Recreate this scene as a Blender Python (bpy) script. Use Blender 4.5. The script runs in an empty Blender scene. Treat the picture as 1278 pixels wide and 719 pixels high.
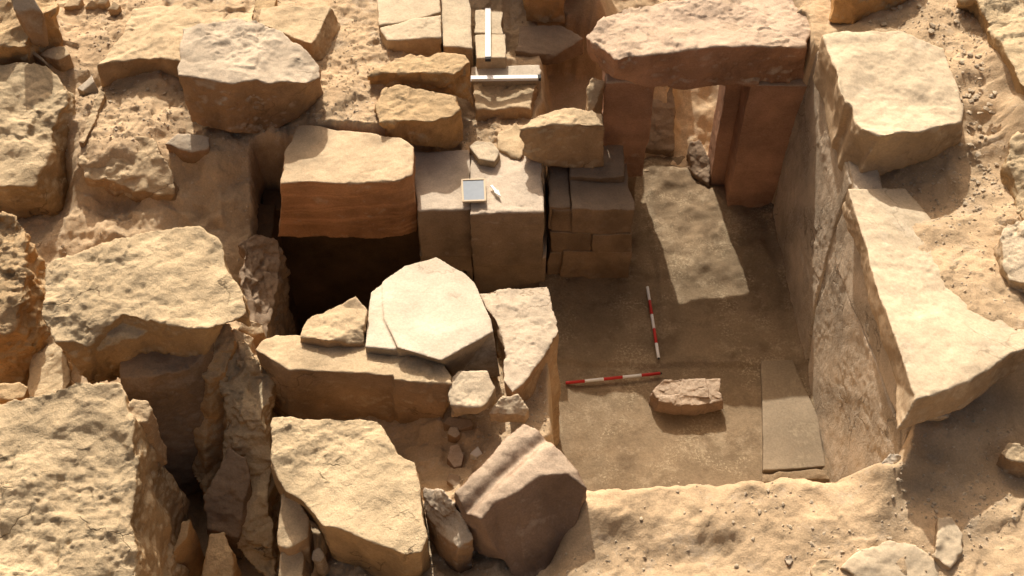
import bpy, bmesh, math, random
import numpy as np
from mathutils import Vector

# ------------------------------------------------------------------ camera, sky, sun, exposure
sc = bpy.context.scene
C = sc.collection
PITCH = math.radians(50.0)
CAM_H = 10.8
FPX = 1567.0
cam_d = bpy.data.cameras.new('camera')
cam = bpy.data.objects.new('camera', cam_d); C.objects.link(cam)
cam.location = (0, 0, CAM_H); cam.rotation_euler = (math.radians(90) - PITCH, 0, 0)
cam_d.sensor_width = 36.0; cam_d.lens = FPX / 1278.0 * 36.0
cam_d.clip_start = 0.1; cam_d.clip_end = 500
sc.camera = cam

SUN = Vector((-0.17, 1.0, 0.877)).normalized()
w = bpy.data.worlds.new('World'); sc.world = w; w.use_nodes = True
nt = w.node_tree
bgn = nt.nodes.get('Background') or nt.nodes.new('ShaderNodeBackground')
sky = nt.nodes.new('ShaderNodeTexSky'); sky.sky_type = 'NISHITA'; sky.sun_disc = False
sky.sun_elevation = math.asin(SUN.z); sky.sun_rotation = math.atan2(SUN.x, SUN.y)
sky.dust_density = 8.0; sky.ozone_density = 0.2; sky.air_density = 0.45
hz = nt.nodes.new('ShaderNodeMixRGB'); hz.blend_type = 'MULTIPLY'; hz.inputs[0].default_value = 1.0
hz.inputs[2].default_value = (1.0, 0.86, 0.70, 1)      # dust-laden desert air
nt.links.new(sky.outputs[0], hz.inputs[1]); nt.links.new(hz.outputs[0], bgn.inputs[0]); bgn.inputs[1].default_value = 0.135
sun_d = bpy.data.lights.new('sun', 'SUN'); sun_d.energy = 4.4; sun_d.angle = math.radians(0.5)
sun_d.color = (1.0, 0.945, 0.86)
sun = bpy.data.objects.new('sun', sun_d); C.objects.link(sun)
sun.location = SUN * 30; sun.rotation_euler = SUN.to_track_quat('Z', 'Y').to_euler()
sc.view_settings.view_transform = 'Standard'; sc.view_settings.look = 'None'
sc.view_settings.gamma = 1; sc.view_settings.exposure = 0.03
sc.view_settings.use_curve_mapping = False
sc.cycles.max_bounces = 8; sc.cycles.diffuse_bounces = 5
sc.cycles.caustics_reflective = False; sc.cycles.caustics_refractive = False

# ------------------------------------------------------------------ survey helpers: sight lines to real heights
cP, sP = math.cos(PITCH), math.sin(PITCH)
def ray(px, py):
    a = (px - 639.0) / FPX; b = (py - 359.5) / FPX
    return (a, cP - b * sP, -sP - b * cP)
def PZ(px, py, z):
    d = ray(px, py); t = (z - CAM_H) / d[2]; return Vector((d[0]*t, d[1]*t, z))
def PY(px, py, y):
    d = ray(px, py); t = y / d[1]; return Vector((d[0]*t, y, CAM_H + d[2]*t))
def PX(px, py, x):
    d = ray(px, py); t = x / d[0]; return Vector((x, d[1]*t, CAM_H + d[2]*t))

# ------------------------------------------------------------------ numpy noise
def _h(ix, iy, iz, s):
    n = (ix*374761393 + iy*668265263 + iz*2147483647 + s*974711) & 0xffffffff
    n = ((n ^ (n >> 13)) * 1274126177) & 0xffffffff
    n = ((n ^ (n >> 16)) * 2246822519) & 0xffffffff
    return ((n ^ (n >> 13)) & 0xffff) / 65535.0
def vnoise(p, s=0):
    i = np.floor(p).astype(np.int64); f = p - i; f = f*f*f*(f*(f*6-15)+10)
    x, y, z = i[:,0], i[:,1], i[:,2]; fx, fy, fz = f[:,0], f[:,1], f[:,2]
    def l(a, b, t): return a + (b-a)*t
    return l(l(l(_h(x,y,z,s), _h(x+1,y,z,s), fx), l(_h(x,y+1,z,s), _h(x+1,y+1,z,s), fx), fy),
             l(l(_h(x,y,z+1,s), _h(x+1,y,z+1,s), fx), l(_h(x,y+1,z+1,s), _h(x+1,y+1,z+1,s), fx), fy), fz)*2-1
def fbm(p, s=0, o=4, g=0.5):
    r = 0; a = 1.0; q = p
    for k in range(o):
        r = r + a*vnoise(q + 17.3*k, s+k); a *= g; q = q*2.03
    return r
def ridge(p, s=0, o=4):
    r = 0; a = 1.0; q = p
    for k in range(o):
        r = r + a*(1-2*np.abs(vnoise(q+9.1*k, s+k))); a *= 0.55; q = q*2.1
    return r

def facets(p, s=0):
    """broken-stone facets: every cell carries its own tilted plane"""
    b = np.floor(p - 0.5).astype(np.int64); best = np.full(len(p), 1e9); val = np.zeros(len(p))
    for dx in (0,1):
        for dy in (0,1):
            for dz in (0,1):
                c = b + np.array([dx,dy,dz]); x, y, z = c[:,0], c[:,1], c[:,2]
                r = [_h(x,y,z,s+k) for k in range(6)]
                cx, cy, cz = x+0.2+0.6*r[0], y+0.2+0.6*r[1], z+0.2+0.6*r[2]
                ex, ey, ez = p[:,0]-cx, p[:,1]-cy, p[:,2]-cz; d = ex*ex+ey*ey+ez*ez
                m = d < best; best = np.where(m, d, best)
                val = np.where(m, (ex*(r[3]-.5)+ey*(r[4]-.5)+ez*(r[5]-.5))*1.6+(r[3]-.5)*0.6, val)
    return val

# ------------------------------------------------------------------ materials
def nd(t, typ, **kw):
    n = t.nodes.new(typ)
    for k, v in kw.items():
        if hasattr(n, k): setattr(n, k, v)
    return n
def stone(name, top, side, speck=None, scale=1.0, bump=0.35, dust=0.55, stain=None, rough=0.95, speckle=0.0, strata=0.0, lo=0.15, hi=0.65, cracks=0.0, patch=0.15, blotch=None, blot=0.6):
    """pale dust on upward faces over a weathered body, its sides darkened further for shade"""
    def mute(c, k=0.04):
        l = 0.3*c[0]+0.55*c[1]+0.15*c[2]; return tuple(v+(l-v)*k for v in c)
    top, side = mute(top), mute(side)
    m = bpy.data.materials.new(name); m.use_nodes = True; t = m.node_tree; t.nodes.clear()
    out = nd(t, 'ShaderNodeOutputMaterial'); b = nd(t, 'ShaderNodeBsdfPrincipled')
    t.links.new(b.outputs[0], out.inputs[0])
    b.inputs['Roughness'].default_value = rough; b.inputs['Specular IOR Level'].default_value = 0.12
    tc = nd(t, 'ShaderNodeTexCoord'); geo = nd(t, 'ShaderNodeNewGeometry')
    def noise(sc_, det=6, ro=0.6, vec=None, dist=0.0):
        n = nd(t, 'ShaderNodeTexNoise'); n.inputs['Scale'].default_value = sc_*scale
        n.inputs['Detail'].default_value = det; n.inputs['Roughness'].default_value = ro; n.inputs['Distortion'].default_value = dist
        t.links.new(vec or tc.outputs['Object'], n.inputs['Vector']); return n.outputs[0]
    def mr(v, a, b_, c=0.0, d=1.0):
        n = nd(t, 'ShaderNodeMapRange'); t.links.new(v, n.inputs[0])
        for i, x in enumerate((a, b_, c, d)): n.inputs[i+1].default_value = x
        return n.outputs[0]
    def mix(f, a, b_, mode='MIX'):
        n = nd(t, 'ShaderNodeMixRGB', blend_type=mode)
        if isinstance(f, (int, float)): n.inputs[0].default_value = f
        else: t.links.new(f, n.inputs[0])
        for i, x in ((1, a), (2, b_)):
            if isinstance(x, tuple): n.inputs[i].default_value = (*x, 1)
            else: t.links.new(x, n.inputs[i])
        return n.outputs[0]
    def math_(op, a, b_):
        n = nd(t, 'ShaderNodeMath', operation=op)
        for i, x in ((0, a), (1, b_)):
            if isinstance(x, (int, float)): n.inputs[i].default_value = x
            else: t.links.new(x, n.inputs[i])
        return n.outputs[0]
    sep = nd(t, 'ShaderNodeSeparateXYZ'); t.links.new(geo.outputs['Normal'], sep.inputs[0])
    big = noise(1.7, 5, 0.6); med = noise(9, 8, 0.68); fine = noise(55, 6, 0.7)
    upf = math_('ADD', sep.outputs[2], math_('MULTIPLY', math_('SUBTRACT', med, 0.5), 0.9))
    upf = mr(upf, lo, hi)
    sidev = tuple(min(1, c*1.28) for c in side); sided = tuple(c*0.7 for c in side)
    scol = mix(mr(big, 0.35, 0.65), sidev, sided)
    if strata:
        mp = nd(t, 'ShaderNodeMapping'); mp.inputs['Scale'].default_value = (0.6, 0.6, 4.5)
        t.links.new(tc.outputs['Object'], mp.inputs[0])
        st = noise(1.5, 5, 0.65, mp.outputs[0], 0.5)
        scol = mix(mr(st, 0.5, 0.62, 0, strata), scol, tuple(min(1, c*1.9) for c in side))
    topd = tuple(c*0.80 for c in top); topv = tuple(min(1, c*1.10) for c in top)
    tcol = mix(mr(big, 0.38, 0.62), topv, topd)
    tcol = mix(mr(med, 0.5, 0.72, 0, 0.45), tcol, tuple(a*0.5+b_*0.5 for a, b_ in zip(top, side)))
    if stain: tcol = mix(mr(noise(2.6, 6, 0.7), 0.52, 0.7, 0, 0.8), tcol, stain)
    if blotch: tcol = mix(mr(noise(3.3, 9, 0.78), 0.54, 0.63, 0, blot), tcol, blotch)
    col = mix(upf, scol, tcol)  # dusty tops over a side colour that has some shade worked in
    fm = mr(fine, 0.3, 0.7, 0.80, 1.14)
    col = mix(1.0, col, fm, 'MULTIPLY')
    if speckle:
        vo = nd(t, 'ShaderNodeTexNoise'); vo.inputs['Scale'].default_value = 45*scale; vo.inputs['Detail'].default_value = 5; vo.inputs['Roughness'].default_value = 0.75
        t.links.new(tc.outputs['Object'], vo.inputs['Vector'])
        col = mix(math_('MULTIPLY', mr(vo.outputs[0], 0.50, 0.60, 0, speckle), mr(noise(2.3, 5, 0.65), 0.46, 0.62, patch, 1.0)), col, speck or (0.55, 0.47, 0.36))
    h = math_('ADD', math_('MULTIPLY', med, 0.8), math_('MULTIPLY', fine, 0.40))
    if cracks:
        wn = nd(t, 'ShaderNodeTexNoise'); wn.inputs['Scale'].default_value = 4; wn.inputs['Detail'].default_value = 5
        t.links.new(tc.outputs['Object'], wn.inputs['Vector'])
        wv = nd(t, 'ShaderNodeVectorMath', operation='MULTIPLY_ADD'); t.links.new(wn.outputs[1], wv.inputs[0]); wv.inputs[1].default_value = (0.45,)*3
        t.links.new(tc.outputs['Object'], wv.inputs[2])
        vr = nd(t, 'ShaderNodeTexVoronoi', feature='DISTANCE_TO_EDGE'); vr.inputs['Scale'].default_value = 1.25*scale
        t.links.new(wv.outputs[0], vr.inputs['Vector'])
        cm = math_('MULTIPLY', mr(vr.outputs[0], 0.0, 0.013, 1.0, 0.0), mr(noise(1.3, 3, 0.5), 0.50, 0.56, 0.0, cracks))
        col = mix(cm, col, tuple(c*0.38 for c in side))
        h = math_('SUBTRACT', h, math_('MULTIPLY', cm, 0.6))
    t.links.new(col, b.inputs['Base Color'])
    h = math_('ADD', h, math_('MULTIPLY', noise(150, 4, 0.7), 0.13))
    bp = nd(t, 'ShaderNodeBump'); bp.inputs['Strength'].default_value = bump; bp.inputs['Distance'].default_value = 0.06
    t.links.new(h, bp.inputs['Height']); t.links.new(bp.outputs[0], b.inputs['Normal'])
    return m
def plain(name, col, rough=0.6, vary=0.12, scale=20):
    m = bpy.data.materials.new(name); m.use_nodes = True; t = m.node_tree; b = t.nodes['Principled BSDF']
    n = nd(t, 'ShaderNodeTexNoise'); n.inputs['Scale'].default_value = scale; n.inputs['Detail'].default_value = 6
    tc = nd(t, 'ShaderNodeTexCoord'); t.links.new(tc.outputs['Object'], n.inputs['Vector'])
    mx = nd(t, 'ShaderNodeMixRGB'); mx.inputs[1].default_value = (*[c*(1-vary) for c in col], 1); mx.inputs[2].default_value = (*[min(1, c*(1+vary)) for c in col], 1)
    t.links.new(n.outputs[0], mx.inputs[0]); t.links.new(mx.outputs[0], b.inputs['Base Color'])
    b.inputs['Roughness'].default_value = rough; b.inputs['Specular IOR Level'].default_value = 0.25
    return m

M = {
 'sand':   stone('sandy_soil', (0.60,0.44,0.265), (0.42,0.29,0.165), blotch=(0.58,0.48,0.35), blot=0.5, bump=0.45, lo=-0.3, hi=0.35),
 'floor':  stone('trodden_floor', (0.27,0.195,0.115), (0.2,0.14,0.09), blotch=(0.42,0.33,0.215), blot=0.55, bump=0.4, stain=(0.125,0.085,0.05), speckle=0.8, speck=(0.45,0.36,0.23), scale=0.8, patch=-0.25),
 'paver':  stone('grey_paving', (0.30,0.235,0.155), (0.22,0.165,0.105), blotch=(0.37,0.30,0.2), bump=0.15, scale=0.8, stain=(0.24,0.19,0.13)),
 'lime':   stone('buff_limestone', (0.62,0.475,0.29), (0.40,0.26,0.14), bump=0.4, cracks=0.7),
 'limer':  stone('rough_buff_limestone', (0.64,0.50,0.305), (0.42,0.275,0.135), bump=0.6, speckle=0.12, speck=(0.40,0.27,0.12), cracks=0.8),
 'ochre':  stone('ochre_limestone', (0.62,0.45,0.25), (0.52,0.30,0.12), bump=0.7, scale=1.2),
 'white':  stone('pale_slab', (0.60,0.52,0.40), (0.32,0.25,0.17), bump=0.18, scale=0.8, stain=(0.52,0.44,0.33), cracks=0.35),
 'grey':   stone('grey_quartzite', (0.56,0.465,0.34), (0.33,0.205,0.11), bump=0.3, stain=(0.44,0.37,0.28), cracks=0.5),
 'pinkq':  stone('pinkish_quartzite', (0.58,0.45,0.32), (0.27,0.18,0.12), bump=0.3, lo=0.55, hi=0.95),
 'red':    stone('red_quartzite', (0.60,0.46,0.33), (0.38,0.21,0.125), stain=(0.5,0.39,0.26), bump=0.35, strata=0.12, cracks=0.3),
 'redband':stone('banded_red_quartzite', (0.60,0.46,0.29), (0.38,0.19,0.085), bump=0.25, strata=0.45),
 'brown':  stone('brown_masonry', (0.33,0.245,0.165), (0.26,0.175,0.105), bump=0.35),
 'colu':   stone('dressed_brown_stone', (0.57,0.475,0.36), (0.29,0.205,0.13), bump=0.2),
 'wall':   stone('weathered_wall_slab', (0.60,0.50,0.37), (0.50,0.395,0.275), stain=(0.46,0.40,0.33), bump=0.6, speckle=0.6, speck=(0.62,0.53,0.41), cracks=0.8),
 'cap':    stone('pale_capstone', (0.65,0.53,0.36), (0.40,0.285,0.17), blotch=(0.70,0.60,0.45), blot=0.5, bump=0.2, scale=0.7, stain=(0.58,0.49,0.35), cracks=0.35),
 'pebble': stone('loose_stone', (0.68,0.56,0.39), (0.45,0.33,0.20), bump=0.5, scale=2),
 'dark':   stone('shade_dark_stone', (0.11,0.072,0.042), (0.11,0.066,0.036), bump=0.3),  # near-black colour stands in for the shade inside the void
 'slate':  plain('chalkboard_slate', (0.30,0.34,0.38), 0.7),
 'wood':   plain('pale_wood', (0.62,0.50,0.34), 0.7),
 'paintw': plain('white_paint', (0.80,0.80,0.78), 0.5, 0.05),
 'paintr': plain('red_paint', (0.50,0.03,0.025), 0.45, 0.1),
 'black':  plain('black_rubber', (0.03,0.03,0.03), 0.7),
 'lime_mortar': plain('white_plaster', (0.72,0.68,0.60), 0.9, 0.1),
}

# ------------------------------------------------------------------ object helpers
def tag(o, label=None, cat=None, group=None, kind=None):
    if label: o['label'] = label
    if cat: o['category'] = cat
    if group: o['group'] = group
    if kind: o['kind'] = kind
    return o
def empty(name, loc, label=None, cat=None, group=None):
    o = bpy.data.objects.new(name, None); C.objects.link(o); o.location = loc; o.empty_display_size = 0.1
    return tag(o, label, cat, group)
def link(name, me, mat, origin, parent=None, smooth=True):
    me.transform(__import__('mathutils').Matrix.Translation(-Vector(origin)))
    me.materials.clear(); me.materials.append(M[mat] if isinstance(mat, str) else mat)
    if smooth: me.polygons.foreach_set('use_smooth', [True]*len(me.polygons))
    o = bpy.data.objects.new(name, me); C.objects.link(o)
    o.location = Vector(origin) - (parent.location if parent else Vector((0,0,0)))
    if parent: o.parent = parent
    return o
def noise_mesh(me, warp=0.03, disp=0.012, seed=0, wf=2.2, df=9.0, rg=0.0, post=None):
    n = len(me.vertices); co = np.empty(n*3); me.vertices.foreach_get('co', co); co = co.reshape(-1,3)
    no = np.empty(n*3); me.vertices.foreach_get('normal', no); no = no.reshape(-1,3)
    off = np.array([seed*3.71, seed*1.93, seed*5.17])
    q = (co+off)*wf
    wv = np.stack([fbm(q+k*31.7, seed+k*7, 4, 0.55) for k in range(3)], 1)*warp
    qq = co+off + wv*1.5
    d = fbm(qq*df*0.75, seed+40, 6, 0.60)*disp*0.70 + fbm(qq*24.0, seed+45, 3, 0.6)*disp*0.16
    mask = 0.35 + 0.9*sstep(-0.35, 0.45, fbm(qq*1.4, seed+80, 2))
    if rg:
        d = d + facets(qq*4.2, seed+60)*rg*1.1 + facets(qq*11.0, seed+61)*rg*0.42
        d = d - np.maximum(0, fbm(qq*16.0, seed+70, 2)-0.5)*rg*1.2
    co2 = co + wv + no*(d*mask)[:,None]
    if post: co2 = post(co2)
    me.vertices.foreach_set('co', co2.ravel()); me.update()
def prism_bm(bm, top, bot):
    t = [bm.verts.new(v) for v in top]; b = [bm.verts.new(v) for v in bot]; n = len(t)
    fs = [bm.faces.new(t), bm.faces.new(b[::-1])]
    for i in range(n):
        j = (i+1) % n; fs.append(bm.faces.new((t[j], t[i], b[i], b[j])))
    bmesh.ops.recalc_face_normals(bm, faces=fs)
def voxelise(bm, vox):
    bmesh.ops.triangulate(bm, faces=bm.faces[:])
    me = bpy.data.meshes.new('tmp'); bm.to_mesh(me); bm.free()
    o = bpy.data.objects.new('tmp', me); C.objects.link(o)
    md = o.modifiers.new('r', 'REMESH'); md.mode = 'VOXEL'; md.voxel_size = vox; md.adaptivity = 0
    dg = bpy.context.evaluated_depsgraph_get(); r = bpy.data.meshes.new_from_object(o.evaluated_get(dg))
    bpy.data.objects.remove(o); bpy.data.meshes.remove(me)
    return r
_seed = [0]
def _bot(tv, b):
    if isinstance(b, (int, float)): return Vector((tv.x, tv.y, b))
    if b[0] == 'y': return PY(b[1], b[2], tv.y)
    if b[0] == 'd': return Vector((tv.x+b[1], tv.y+b[2], b[3]))
    return PZ(*b)
def rock(name, label, cat, mat, top, bot, vox=0.022, warp=0.035, disp=0.014, rg=0.0, wf=2.2, df=9.0, parent=None, group=None, extra=(), seed=None, post=None, onground=False, dx=0.0):
    """top: (px, py, z) sight points; bot: one z, or per point z / ('y',px,py) / ('d',dx,dy,z) / (px,py,z)"""
    _seed[0] += 1; s = _seed[0] if seed is None else seed
    vox = vox*0.66
    if onground:
        zr = min(p[2] for p in top); px = sum(p[0] for p in top)/len(top); py = sum(p[1] for p in top)/len(top)
        v = PZ(px, py, zr)
        for _ in range(6): v = PZ(px, py, gz(v.x, v.y))
        sh = v.z + 0.045 - zr; top = [(p[0], p[1], p[2]+sh) for p in top]; bot = v.z - 0.08
    bm = bmesh.new(); allv = []
    for tp, bt in ((top, bot), *extra):
        tv = [p if isinstance(p, Vector) else PZ(*p) for p in tp]
        if isinstance(bt, (int, float)): bt = [bt]*len(tv)
        if len(bt) < len(tv): bt = list(bt) + [bt[-1]]*(len(tv)-len(bt))
        bv = [_bot(a, b) for a, b in zip(tv, bt)]
        if dx: tv = [v+Vector((dx,0,0)) for v in tv]; bv = [v+Vector((dx,0,0)) for v in bv]
        prism_bm(bm, tv, bv); allv += tv + bv
    xs = [v.x for v in allv]; ys = [v.y for v in allv]; zs = [v.z for v in allv]
    org = Vector(((min(xs)+max(xs))/2, (min(ys)+max(ys))/2, min(zs)))
    me = voxelise(bm, vox); noise_mesh(me, warp, disp, s, wf, df, rg, post); me.name = name
    o = link(name, me, mat, org, parent)
    if parent is None: tag(o, label, cat, group)
    elif label: o['label'] = label
    return o
def box(name, mat, x0, x1, y0, y1, z0, z1, parent=None, vox=0.022, warp=0.015, disp=0.006, rg=0.0, label=None, cat=None, skew=None, wf=2.2, seed=None):
    top = [Vector((x0,y0,z1)), Vector((x1,y0,z1)), Vector((x1,y1,z1)), Vector((x0,y1,z1))]
    if skew: top = [t + Vector(s) for t, s in zip(top, skew)]
    bots = [('d', 0, 0, z0)]*4
    return rock(name, label, cat, mat, top, bots, vox, warp, disp, rg, wf, parent=parent, seed=seed)

# ------------------------------------------------------------------ ground: one sheet with the excavated pits in it
CP = [ # sight points of the original surface
 (-80,40,2.0),(30,60,1.9),(150,55,1.75),(270,10,1.9),(100,130,1.65),(170,150,1.65),(150,180,1.68),(215,190,1.58),(120,190,1.66),(270,180,1.62),(345,175,1.6),(230,235,1.2),(300,240,1.2),
 (150,265,1.0),(60,262,1.0),(250,282,1.05),(320,300,0.95),(330,360,0.7),(20,420,1.2),(90,340,1.0),(60,430,1.1),(110,480,0.9),(-80,350,1.3),(-80,650,1.3),
 (420,120,1.82),(460,20,1.7),(440,150,1.80),(500,100,1.75),(430,70,1.72),(620,150,1.28),(600,195,1.2),(560,190,1.2),(700,30,1.45),(650,70,1.45),(650,110,1.3),(800,10,2.3),(860,-20,2.3),(760,-20,1.9),
 (1020,25,2.45),(1012,60,2.42),(1005,5,2.44),(1000,-20,2.45),(1150,40,2.76),(1192,80,2.74),(1214,125,2.60),(1180,30,2.78),(1110,25,2.72),(1225,170,2.42),(1230,220,2.36),(1190,290,2.38),(1235,345,2.40),(1160,262,2.22),(1120,240,2.25),(1262,392,2.42),(1285,420,2.40),(1275,60,2.92),(1290,130,2.85),(1350,300,2.4),
 (1110,572,1.95),(1132,556,2.10),(1180,540,2.0),(1150,570,1.85),(1230,520,1.95),(1270,600,1.85),(1140,620,1.80),(1050,605,1.72),(1000,640,1.66),(900,640,1.62),(820,625,1.6),(760,620,1.6),(760,700,1.45),(900,710,1.5),(1100,700,1.7),(1270,700,1.8),
 (640,700,1.2),(600,640,1.2),(560,575,1.02),(585,535,1.15),(500,590,0.95),(560,690,1.0),(440,715,0.8),(380,700,0.7),(330,640,0.5),(640,560,1.2),(600,490,1.2)]
cpv = np.array([list(PZ(*c)) for c in CP])
def seg_poly_sd(x, y, poly):
    """signed distance, negative inside"""
    d = np.full(x.shape, 1e9); ins = np.zeros(x.shape, bool); n = len(poly)
    for i in range(n):
        ax, ay = poly[i]; bx, by = poly[(i+1) % n]; ex, ey = bx-ax, by-ay
        t = np.clip(((x-ax)*ex + (y-ay)*ey)/(ex*ex+ey*ey), 0, 1)
        d = np.minimum(d, np.hypot(x-ax-t*ex, y-ay-t*ey))
        c = ((ay > y) != (by > y)) & (x < (bx-ax)*(y-ay)/((by-ay) or 1e-9)+ax); ins ^= c
    return np.where(ins, -d, d)
def sstep(a, b, v):
    t = np.clip((v-a)/(b-a), 0, 1); return t*t*(3-2*t)
CHAMBER = [(0.46,6.20),(3.30,6.18),(3.26,9.4),(3.14,10.12),(3.02,10.28),(3.02,10.72),(1.5,10.85),(1.30,10.3),(0.46,9.95)]
def ground(x, y):
    num = np.zeros_like(x); den = np.zeros_like(x)
    for cx, cy, cz in cpv:
        wgt = 1.0/((x-cx)**2+(y-cy)**2+0.03)**2.0; num += wgt*cz; den += wgt
    z = num/den
    p = np.stack([x, y, z*0], 1)
    z = z + fbm(p*1.3, 3, 3)*0.05 + fbm(p*4.5, 11, 4, 0.6)*0.013
    jit = fbm(p*2.2, 31, 4)*0.05 + fbm(p*9, 33, 3)*0.02
    z = z + fbm(p*13, 51, 3, 0.6)*0.006
    # lumpy soil on the west side, smoother wind-blown sand on the east
    soil = sstep(0.6, -0.4, x)
    z = z + soil*(facets(p*3.3, 91)*0.035 + facets(p*9.0, 92)*0.018 + np.maximum(0, ridge(p*2.6, 21, 4)-0.55)*0.04)
    z = z + (1-soil)*(facets(p*6.0, 93)*0.008 + facets(p*1.9 + np.stack([fbm(p*3,96,3)]*3,1)*0.25, 94)*0.02 - np.maximum(0, fbm(p*3.7, 95, 3)-0.55)*0.03)
    def pit(z, poly, zf, wout, lipx=0.0):
        d = seg_poly_sd(x, y, poly) + jit
        return zf + (z-zf)*sstep(0, wout, d)
    z = pit(z, [(-3.0,4.2),(-1.95,4.2),(-1.9,5.6),(-1.9,6.6),(-2.5,6.9),(-3.0,6.4)], 0.05, 0.30)        # gully between the leaning blocks
    z = pit(z, [(-2.62,7.7),(0.46,7.3),(0.46,9.3),(-0.75,9.7),(-2.62,9.7)], -1.6, 0.16)       # west compartment
    z = pit(z, [(0.42,10.15),(1.3,10.15),(1.3,11.7),(0.5,11.9)], 0.65 + 0*x, 0.16)        # small pit beyond the stub wall
    # chamber: the near side is a sand slope
    d = seg_poly_sd(x, y, CHAMBER) + jit*0.3
    d = d + fbm(p*7, 97, 3)*0.025*sstep(6.6, 6.2, y)
    wd = 0.12 + 0.62*sstep(6.35, 5.95, y)*sstep(3.5, 3.15, x)
    z = -0.05 + (z+0.05)*sstep(0, 1, np.clip(d/wd, 0, 1))
    # passage behind the doorway
    rl = np.interp(y, [10.3, 11.1, 12.1, 14.0], [0.0, 0.06, 1.1, 1.6]); rr = np.interp(y, [10.3, 11.2, 12.5, 14.0], [0.0, 0.08, 0.8, 1.4])
    ramp = rl + (rr-rl)*sstep(1.92, 2.08, x + fbm(p*3, 79, 3)*0.08) + fbm(p*5, 77, 3)*0.04
    d = seg_poly_sd(x, y, [(1.5,10.2),(2.6,10.2),(2.6,11.5),(2.5,14.5),(1.1,14.5),(1.45,11.5)]) + jit*0.5
    z = np.minimum(z, ramp + np.maximum(0, z-ramp)*sstep(0, 0.45, d))
    return z
def gz(x, y): return float(ground(np.array([float(x)]), np.array([float(y)]))[0])
gx = np.concatenate([[-80,-40,-20,-12,-8], np.arange(-6.4, 6.41, 0.017), [8,12,20,40,80]])
gy = np.concatenate([[-60,-25,-8,0,2.5,3.6], np.arange(4.0, 13.4, 0.017), [14.5,17,22,30,45,90]])
X, Y = np.meshgrid(gx, gy); nx, ny = len(gx), len(gy)
Z = ground(X.ravel(), Y.ravel())
far = sstep(1.0, 12.0, np.maximum(np.abs(X.ravel())-6.4, np.maximum(Y.ravel()-13.4, 3.6-Y.ravel())))
Z = Z*(1-far) + 1.8*far
co = np.stack([X.ravel(), Y.ravel(), Z], 1)
idx = np.arange(nx*ny).reshape(ny, nx)
quads = np.stack([idx[:-1,:-1], idx[:-1,1:], idx[1:,1:], idx[1:,:-1]], -1).reshape(-1, 4)
me = bpy.data.meshes.new('ground'); me.vertices.add(len(co)); me.vertices.foreach_set('co', co.ravel())
me.loops.add(len(quads)*4); me.loops.foreach_set('vertex_index', quads.ravel())
me.polygons.add(len(quads)); me.polygons.foreach_set('loop_start', np.arange(len(quads))*4)
me.update(); me.validate()
g = link('ground', me, 'sand', (0,0,0)); g['kind'] = 'structure'

# chamber floor, trodden, gently uneven
def sheet(name, mat, x0, x1, y0, y1, z, amp, step=0.03, fn=None):
    ax = np.arange(x0, x1+step/2, step); ay = np.arange(y0, y1+step/2, step); X, Y = np.meshgrid(ax, ay)
    p = np.stack([X.ravel(), Y.ravel(), X.ravel()*0], 1)
    zz = z + fbm(p*3, 5, 4)*amp
    if fn: zz = zz + fn(X.ravel(), Y.ravel(), p)
    co = np.stack([X.ravel(), Y.ravel(), zz], 1); n = len(ax); m_ = len(ay); idx = np.arange(n*m_).reshape(m_, n)
    q = np.stack([idx[:-1,:-1], idx[:-1,1:], idx[1:,1:], idx[1:,:-1]], -1).reshape(-1,4)
    me = bpy.data.meshes.new(name); me.from_pydata(co.tolist(), [], q.tolist()); me.update()
    return link(name, me, mat, (0,0,0))
def ffn(x, y, p):
    up = sstep(9.0, 9.35, y + fbm(p*4, 8, 3)*0.08)*sstep(1.55, 1.7, x)*0.05      # rougher ground by the threshold
    rim = -0.03*sstep(0.03, 0.0, np.abs(x-1.62-fbm(p*3, 9, 2)*0.02))*sstep(9.5, 9.3, y)*sstep(7.9, 8.1, y)
    step = -0.035*sstep(8.0, 7.95, y + fbm(p*5, 18, 3)*0.02)
    drift = 0.07*sstep(0.14, 0.0, 3.12+0.034*(9.9-y)-x+fbm(p*3, 14, 3)*0.05) + 0.05*sstep(0.3, 0.0, x-0.5+fbm(p*3, 15, 3)*0.1)
    return up*(1+fbm(p*6, 12, 3)*0.6) + rim + step + drift
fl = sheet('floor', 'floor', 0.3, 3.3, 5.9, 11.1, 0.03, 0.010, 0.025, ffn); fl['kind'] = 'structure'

# ------------------------------------------------------------------ the chamber's east wall: leaning slabs
wall = empty('stone_wall', (3.3, 8.3, 0), 'long wall of upright speckled slabs closing the right side of the sunken chamber', 'wall')
def wall_slab(pts, xa, lean, th, label=None, **k):
    # pts: sight points on the wall face; xa = face x at floor, lean = outward shift per metre of height
    bm = bmesh.new(); f = []
    for px, py in pts:
        x = xa
        for _ in range(12):
            v = PX(px, py, x); x = xa + lean*v.z + 0.034*(9.9-v.y)
        f.append(PX(px, py, x))
    b = [Vector((v.x+th, v.y, v.z)) for v in f]
    prism_bm(bm, f, b); me = voxelise(bm, 0.015); _seed[0] += 1
    noise_mesh(me, 0.016, 0.006, 500, 1.1, 14.0, 0.005)
    o = link('wall_slab', me, 'wall', sum(f, Vector())/len(f), wall)
    if label: o['label'] = label
    return o
LX, LN = 3.05, 0.055
wall_slab([(1004,78),(1028,58),(1063,231),(1041,284),(1015,385),(1004,455),(958,300),(965,262)], LX, LN, 0.30)
wall_slab([(1018,386),(1043,325),(1079,420),(1119,531),(1118,640),(1046,640),(1010,500),(1007,456)], LX, LN, 0.30)
wall_slab([(1067,236),(1096,333),(1126,433),(1142,521),(1121,529),(1079,418),(1041,325),(1044,284)], LX-0.006, LN, 0.28, 'narrow upper slab with grey speckled face')
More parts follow.
